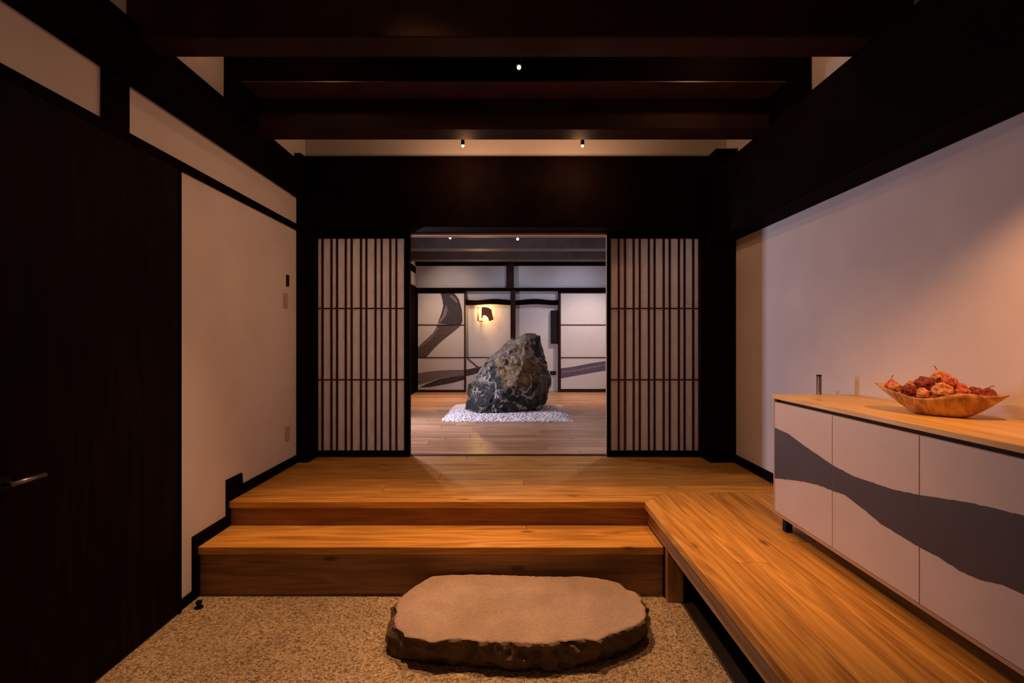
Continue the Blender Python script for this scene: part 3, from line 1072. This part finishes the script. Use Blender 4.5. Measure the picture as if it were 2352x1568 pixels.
struct(box('trim_5', FXL, FXR, YP - 0.03, 9.95, fz(608), fz(602), M['dark']), 'thin dark rail under the far ceiling', 'trim')
struct(box('trim_6', FXL, fx(1067), YP - 0.03, 9.95, fz(673), fz(661), M['dark']), 'dark rail above the left painted door', 'trim')
struct(box('trim_7', fx(1067), fx(1283), YP - 0.02, 9.95, fz(667), fz(661), M['dark']), 'thin dark rail across the middle of the far wall', 'trim')
struct(box('trim_8', fx(1283), FXR, YP - 0.03, 9.95, fz(673), fz(661), M['dark']), 'dark rail above the right painted door', 'trim')
struct(box('post', fx(1163), fx(1180.5), YP - 0.035, 9.95, fz(662), fz(603), M['dark_brown']), 'short dark post between the two upper panels of the far wall', 'post')
struct(box('post', fx(1172.5), fx(1184), YP - 0.01, 9.95, U, fz(662), M['dark_brown']), 'slim dark post behind the boulder', 'post')
# gently bowed natural rail of the alcove
bm = bmesh.new()
n = 24
pts = []
for k in range(n + 1):
    x = 1069 + (1283 - 1069) * k / n
    pts.append((fx(x), YP + 0.03, fz(687.5 + 1.6 * math.sin(k * 0.62))))
for k in range(n, -1, -1):
    x = 1069 + (1283 - 1069) * k / n
    pts.append((fx(x), YP + 0.03, fz(698.5 + 1.2 * math.sin(k * 0.55 + 1))))
prism(bm, pts, (0, 0.12, 0))
struct(centred('trim_9', bm, M['dark']), 'slightly wavy dark rail across the far alcove', 'trim')
struct(box('post', fx(1283), fx(1287), YP - 0.02, 9.95, U, fz(667), M['dark_brown']), 'slim dark post at the right side of the far alcove', 'post')
struct(box('post', FXL, fx(960), YP - 0.02, 9.95, U, fz(661), M['dark']), 'dark corner post left of the left painted door', 'post')
# left wall woodwork near the far corner
struct(box('trim_10', FXL, FXL + 0.02, 8.2, 9.76, U, Z(1.10), M['dark']), 'dark panelling on the left wall of the far room', 'trim')
struct(box('trim_11', FXL, FXL + 0.02, 4.6, 9.76, Z(1.37), Z(1.5), M['dark']), 'dark rail high on the left wall of the far room', 'trim')


def fusuma(label, x0, x1, rail_b):
    """painted sliding door at the far wall, outer px x0..x1"""
    t = thing('painted_door', (fx((x0 + x1) / 2), YP, U), label, 'sliding door')
    ya, yb = YP - 0.01, YP + 0.02
    w = 0.026
    box('stile', fx(x0), fx(x0) + w, ya, yb, U + 0.002, fz(673), M['dark_brown'], t)
    box('stile', fx(x1) - w, fx(x1), ya, yb, U + 0.002, fz(673), M['dark_brown'], t)
    box('rail', fx(x0) + w, fx(x1) - w, ya, yb, U + 0.002, fz(rail_b), M['dark_brown'], t)
    box('paper', fx(x0) + w, fx(x1) - w, ya + 0.012, ya + 0.014, fz(rail_b), fz(673), M['far_plaster'], t)
    for py in (746, 821):
        box('cross_bar', fx(x0) + w, fx(x1) - w, ya, ya + 0.012, fz(py) - 0.009, fz(py) + 0.009, M['dark_brown'], t)
    return t


def stroke(parent, pts, m, yoff=0.0):
    bm = bmesh.new()
    y = YP - 0.01 + 0.010 - yoff
    P3 = [Vector((fx(a), y, fz(b))) for a, b in pts]
    A = [bm.verts.new(p) for p in P3]
    B = [bm.verts.new(p + Vector((0, 0.0015, 0))) for p in P3]
    for tri in tessellate_polygon([P3]):
        bm.faces.new([A[i] for i in tri])
        bm.faces.new([B[i] for i in reversed(tri)])
    for i in range(len(A)):
        j = (i + 1) % len(A)
        bm.faces.new((A[i], B[i], B[j], A[j]))
    return centred('painted_stroke', bm, m, parent)


dl = fusuma('left far sliding door with a curling dark grey painted ribbon', 957, 1069, 895)
stroke(dl, [(1012, 673), (1016, 688), (1018, 702), (1014, 719), (1005, 743), (1058, 747), (1062, 738), (1062, 727), (1061, 712),
            (1058, 700), (1054, 688), (1049, 680), (1043, 673)], M['sumi'])
stroke(dl, [(1005, 746), (997, 762), (986, 773), (974, 784), (960, 797), (960, 820), (979.6, 820), (997, 800), (1017, 781),
            (1043, 761), (1058, 748)], M['sumi_brown'])
stroke(dl, [(1026, 700), (1028, 712), (1024, 726), (1011, 742), (1006, 742), (1017, 722), (1021, 708)], M['sumi_pale'], 0.0008)
stroke(dl, [(1036, 677), (1046, 684), (1051, 694), (1048, 696), (1041, 687), (1032, 680)], M['sumi_pale'], 0.0008)
stroke(dl, [(1002, 751), (992, 769), (976, 786), (960, 799), (960, 802), (978, 789), (996, 771), (1007, 753)], M['sumi_pale'], 0.0008)
stroke(dl, [(960, 857), (985, 853), (1009, 850.6), (1040, 849), (1066, 849), (1066, 862), (1040, 864), (1009, 869), (985, 877), (960, 884)], M['sumi_pale'])
stroke(dl, [(964, 889), (985, 879), (1009, 870), (1040, 864.5), (1066, 862), (1066, 872), (1040, 879), (1009, 885), (985, 889)], M['sumi'])
dr = fusuma('right far sliding door with one violet grey painted stroke', 1285, 1396, 893)
stroke(dr, [(1288, 845.5), (1310, 843), (1340, 837.5), (1365, 832.5), (1391, 829), (1391, 851), (1365, 855), (1340, 859.5), (1310, 865), (1288, 869)], M['sumi_violet'])
stroke(dr, [(1290, 852), (1320, 849), (1350, 843), (1391, 836), (1391, 839), (1350, 847), (1320, 853), (1290, 856)], M['sumi_pale'], 0.0008)
# more doors right of it, outside the view of the doorway but part of the wall
fusuma('plain continuation of the far sliding doors beyond the right jamb', 1398, 1446, 893)

# low screen in the alcove
ls = thing('low_screen', (fx(1115), YP + 0.06, U), 'low pale screen with a dark painted stroke behind the boulder', 'screen')
box('panel', fx(1070), fx(1171), YP + 0.05, YP + 0.06, U, fz(822), M['far_plaster'], ls)
box('top_rail', fx(1070), fx(1171), YP + 0.04, YP + 0.07, fz(822), fz(820), M['dark'], ls)
bm = bmesh.new()
prism(bm, [(fx(a), YP + 0.046, fz(b)) for a, b in ((1070, 849), (1092, 844.5), (1112, 840), (1112, 850), (1088, 860), (1070, 864))], (0, 0.004, 0))
centred('painted_stroke', bm, M['sumi'], ls)
bm = bmesh.new()
prism(bm, [(fx(a), YP + 0.036, fz(b)) for a, b in ((1070, 822), (1073, 821), (1101, 844), (1098, 847))], (0, 0.004, 0))
centred('painted_stroke', bm, M['sumi_brown'], ls)

# wall lamp of the alcove
wl = thing('wall_lamp', (fx(1105), 9.93, fz(718)), 'lit wall lamp with a glowing tube and rusty curved shade in the far alcove', 'lamp')
box('back_plate', fx(1100), fx(1108), 9.935, 9.95, fz(728), fz(708), M['bronze'], wl)
box('side_arm', fx(1096), fx(1099.5), 9.80, 9.84, fz(737), fz(705), M['bronze'], wl)
cyl('glowing_tube', (fx(1103), 9.84, fz(735)), (fx(1103), 9.84, fz(700)), 0.016, M['lamp_tube'], wl, n=12, smooth=True)
bm = bmesh.new()
sh = [(1107, 706), (1113, 705), (1122, 707), (1129, 711), (1131, 722), (1134, 734), (1124, 738), (1121, 729), (1114, 724), (1107, 726)]
prism(bm, [(fx(a), 9.72, fz(b)) for a, b in sh], (0, 0.012, 0))
centred('shade', bm, M['bronze'], wl)
cyl('base_ring', (fx(1099), 9.83, fz(737)), (fx(1108), 9.83, fz(737)), 0.012, M['bronze'], wl, n=10)
lp = bpy.data.lights.new('lamp_light', 'POINT')
lp.energy = 16.0
lp.color = (1.0, 0.55, 0.18)
lp.shadow_soft_size = 0.04
lo = bpy.data.objects.new('lamp_light', lp)
COL.objects.link(lo)
lo.location = (fx(1103), 9.78, fz(714))

# wall screen and little box
tv = thing('wall_speaker', (fx(1275), 9.9, fz(750)), 'tall narrow black box hung on the alcove wall by the slim post', 'speaker')
box('housing', fx(1266), fx(1283), 9.86, 9.945, fz(789), fz(712), M['black'], tv, 0.004)
box('front_grille', fx(1267), fx(1282), 9.854, 9.86, fz(787), fz(714), M['screen_black'], tv)
ob = thing('wall_socket_box', (fx(1271), 9.93, fz(857)), 'small black box low on the alcove wall right of the boulder', 'outlet')
box('housing', fx(1265), fx(1277), 9.91, 9.95, fz(862), fz(853), M['black'], ob, 0.003)
box('face', fx(1266.5), fx(1275.5), 9.906, 9.91, fz(860.5), fz(854.5), M['screen_black'], ob)

# ------------------------------------------------------------------ gravel bed and boulder
gb = bmesh.new()
gx0, gx1, gy0, gy1 = -0.90, 0.80, 6.22, 7.78
n = 60
grid = []
for i in range(n + 1):
    row = []
    for j in range(n + 1):
        x = gx0 + (gx1 - gx0) * i / n
        y = gy0 + (gy1 - gy0) * j / n
        e = min(i, n - i, j, n - j) / n
        x += 0.03 * noise.noise(Vector((y * 4, 1, 0))) * (1 if i in (0, n) else 0)
        y += 0.03 * noise.noise(Vector((x * 4, 7, 0))) * (1 if j in (0, n) else 0)
        z = U + 0.001 + 0.035 * min(1, e * 9) + (0.008 * noise.noise(Vector((x * 14, y * 14, 0))) if e > 0 else 0)
        row.append(gb.verts.new((x, y, z)))
    grid.append(row)
for i in range(n):
    for j in range(n):
        gb.faces.new((grid[i][j], grid[i + 1][j], grid[i + 1][j + 1], grid[i][j + 1]))
ico = bmesh.new()
bmesh.ops.create_icosphere(ico, subdivisions=1, radius=1.0)
iv = [v.co.copy() for v in ico.verts]
fi = [[v.index for v in f.verts] for f in ico.faces]
ico.free()
rnd = random.Random(3)
for k in range(2600):
    x, y = rnd.uniform(gx0 - 0.01, gx1 + 0.01), rnd.uniform(gy0 - 0.01, gy1 + 0.01)
    if -0.6 < x < 0.42 and 6.85 < y < 7.45:
        continue
    e = min((x - gx0) / (gx1 - gx0), (gx1 - x) / (gx1 - gx0), (y - gy0) / (gy1 - gy0), (gy1 - y) / (gy1 - gy0))
    z = U + 0.004 + 0.035 * max(0, min(1, e * 9))
    r = rnd.uniform(0.010, 0.021)
    s = Vector((r, r * rnd.uniform(0.7, 1.1), r * 0.6))
    vs = [gb.verts.new((x + c.x * s.x, y + c.y * s.y, z + c.z * s.z)) for c in iv]
    for f in fi:
        gb.faces.new([vs[q] for q in f])
me = bpy.data.meshes.new('gravel_bed')
gb.to_mesh(me)
gb.free()
me.materials.append(M['gravel'])
g = link('gravel_bed', me)
tag(g, 'square bed of white gravel under the boulder', 'gravel', kind='stuff')

V = [(-.668, 7.0, -1.05), (-.49, 6.68, -1.05), (-.03, 6.70, -1.05), (.378, 6.95, -1.05), (.53, 7.1, -.91), (.605, 7.15, -.637),
     (.54, 7.15, -.40), (.468, 7.15, -.2145), (.423, 7.05, .058), (.226, 7.1, .103), (-.03, 7.3, -.02), (-.347, 7.2, -.308), (-.62, 7.1, -.658),
     (-.49, 6.75, -.57), (-.147, 6.75, -.233), (.21, 6.8, -.006), (.157, 6.68, -.41), (-.054, 6.6, -.72), (-.3, 6.6, -.9), (.44, 6.86, -.61),
     (-.6, 7.5, -1.05), (.45, 7.55, -1.05), (.5, 7.5, -.3), (.1, 7.45, .0), (-.35, 7.5, -.4), (-.58, 7.4, -.75)]
bm = bmesh.new()
for v in V:
    bm.verts.new((v[0], v[1], v[2] + E + 0.01))
r = bmesh.ops.convex_hull(bm, input=bm.verts)
for v in [v for v in bm.verts if not v.link_faces]:
    bm.verts.remove(v)
bmesh.ops.triangulate(bm, faces=bm.faces)
for _ in range(5):
    bmesh.ops.subdivide_edges(bm, edges=bm.edges, cuts=1, use_grid_fill=True)
bm.normal_update()
for v in bm.verts:
    p = v.co
    d = 0.012 + 0.022 * noise.noise(p * 2.6) + 0.022 * noise.noise(p * 6) - 0.045 * max(0, noise.ridged_multi_fractal(p * 4.2, 1.0, 2.1, 4, 1.0, 2.0) - 1.1) + 0.008 * noise.noise(p * 20)
    v.co = p + v.normal * d
    v.co.z = max(v.co.z, U + 0.052)
bc = Vector((0, 7.05, U))
bmesh.ops.translate(bm, verts=bm.verts, vec=-bc)
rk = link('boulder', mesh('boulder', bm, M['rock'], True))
rk.location = bc
tag(rk, 'big dark boulder with pale veins and an ochre crown on white gravel', 'rock')
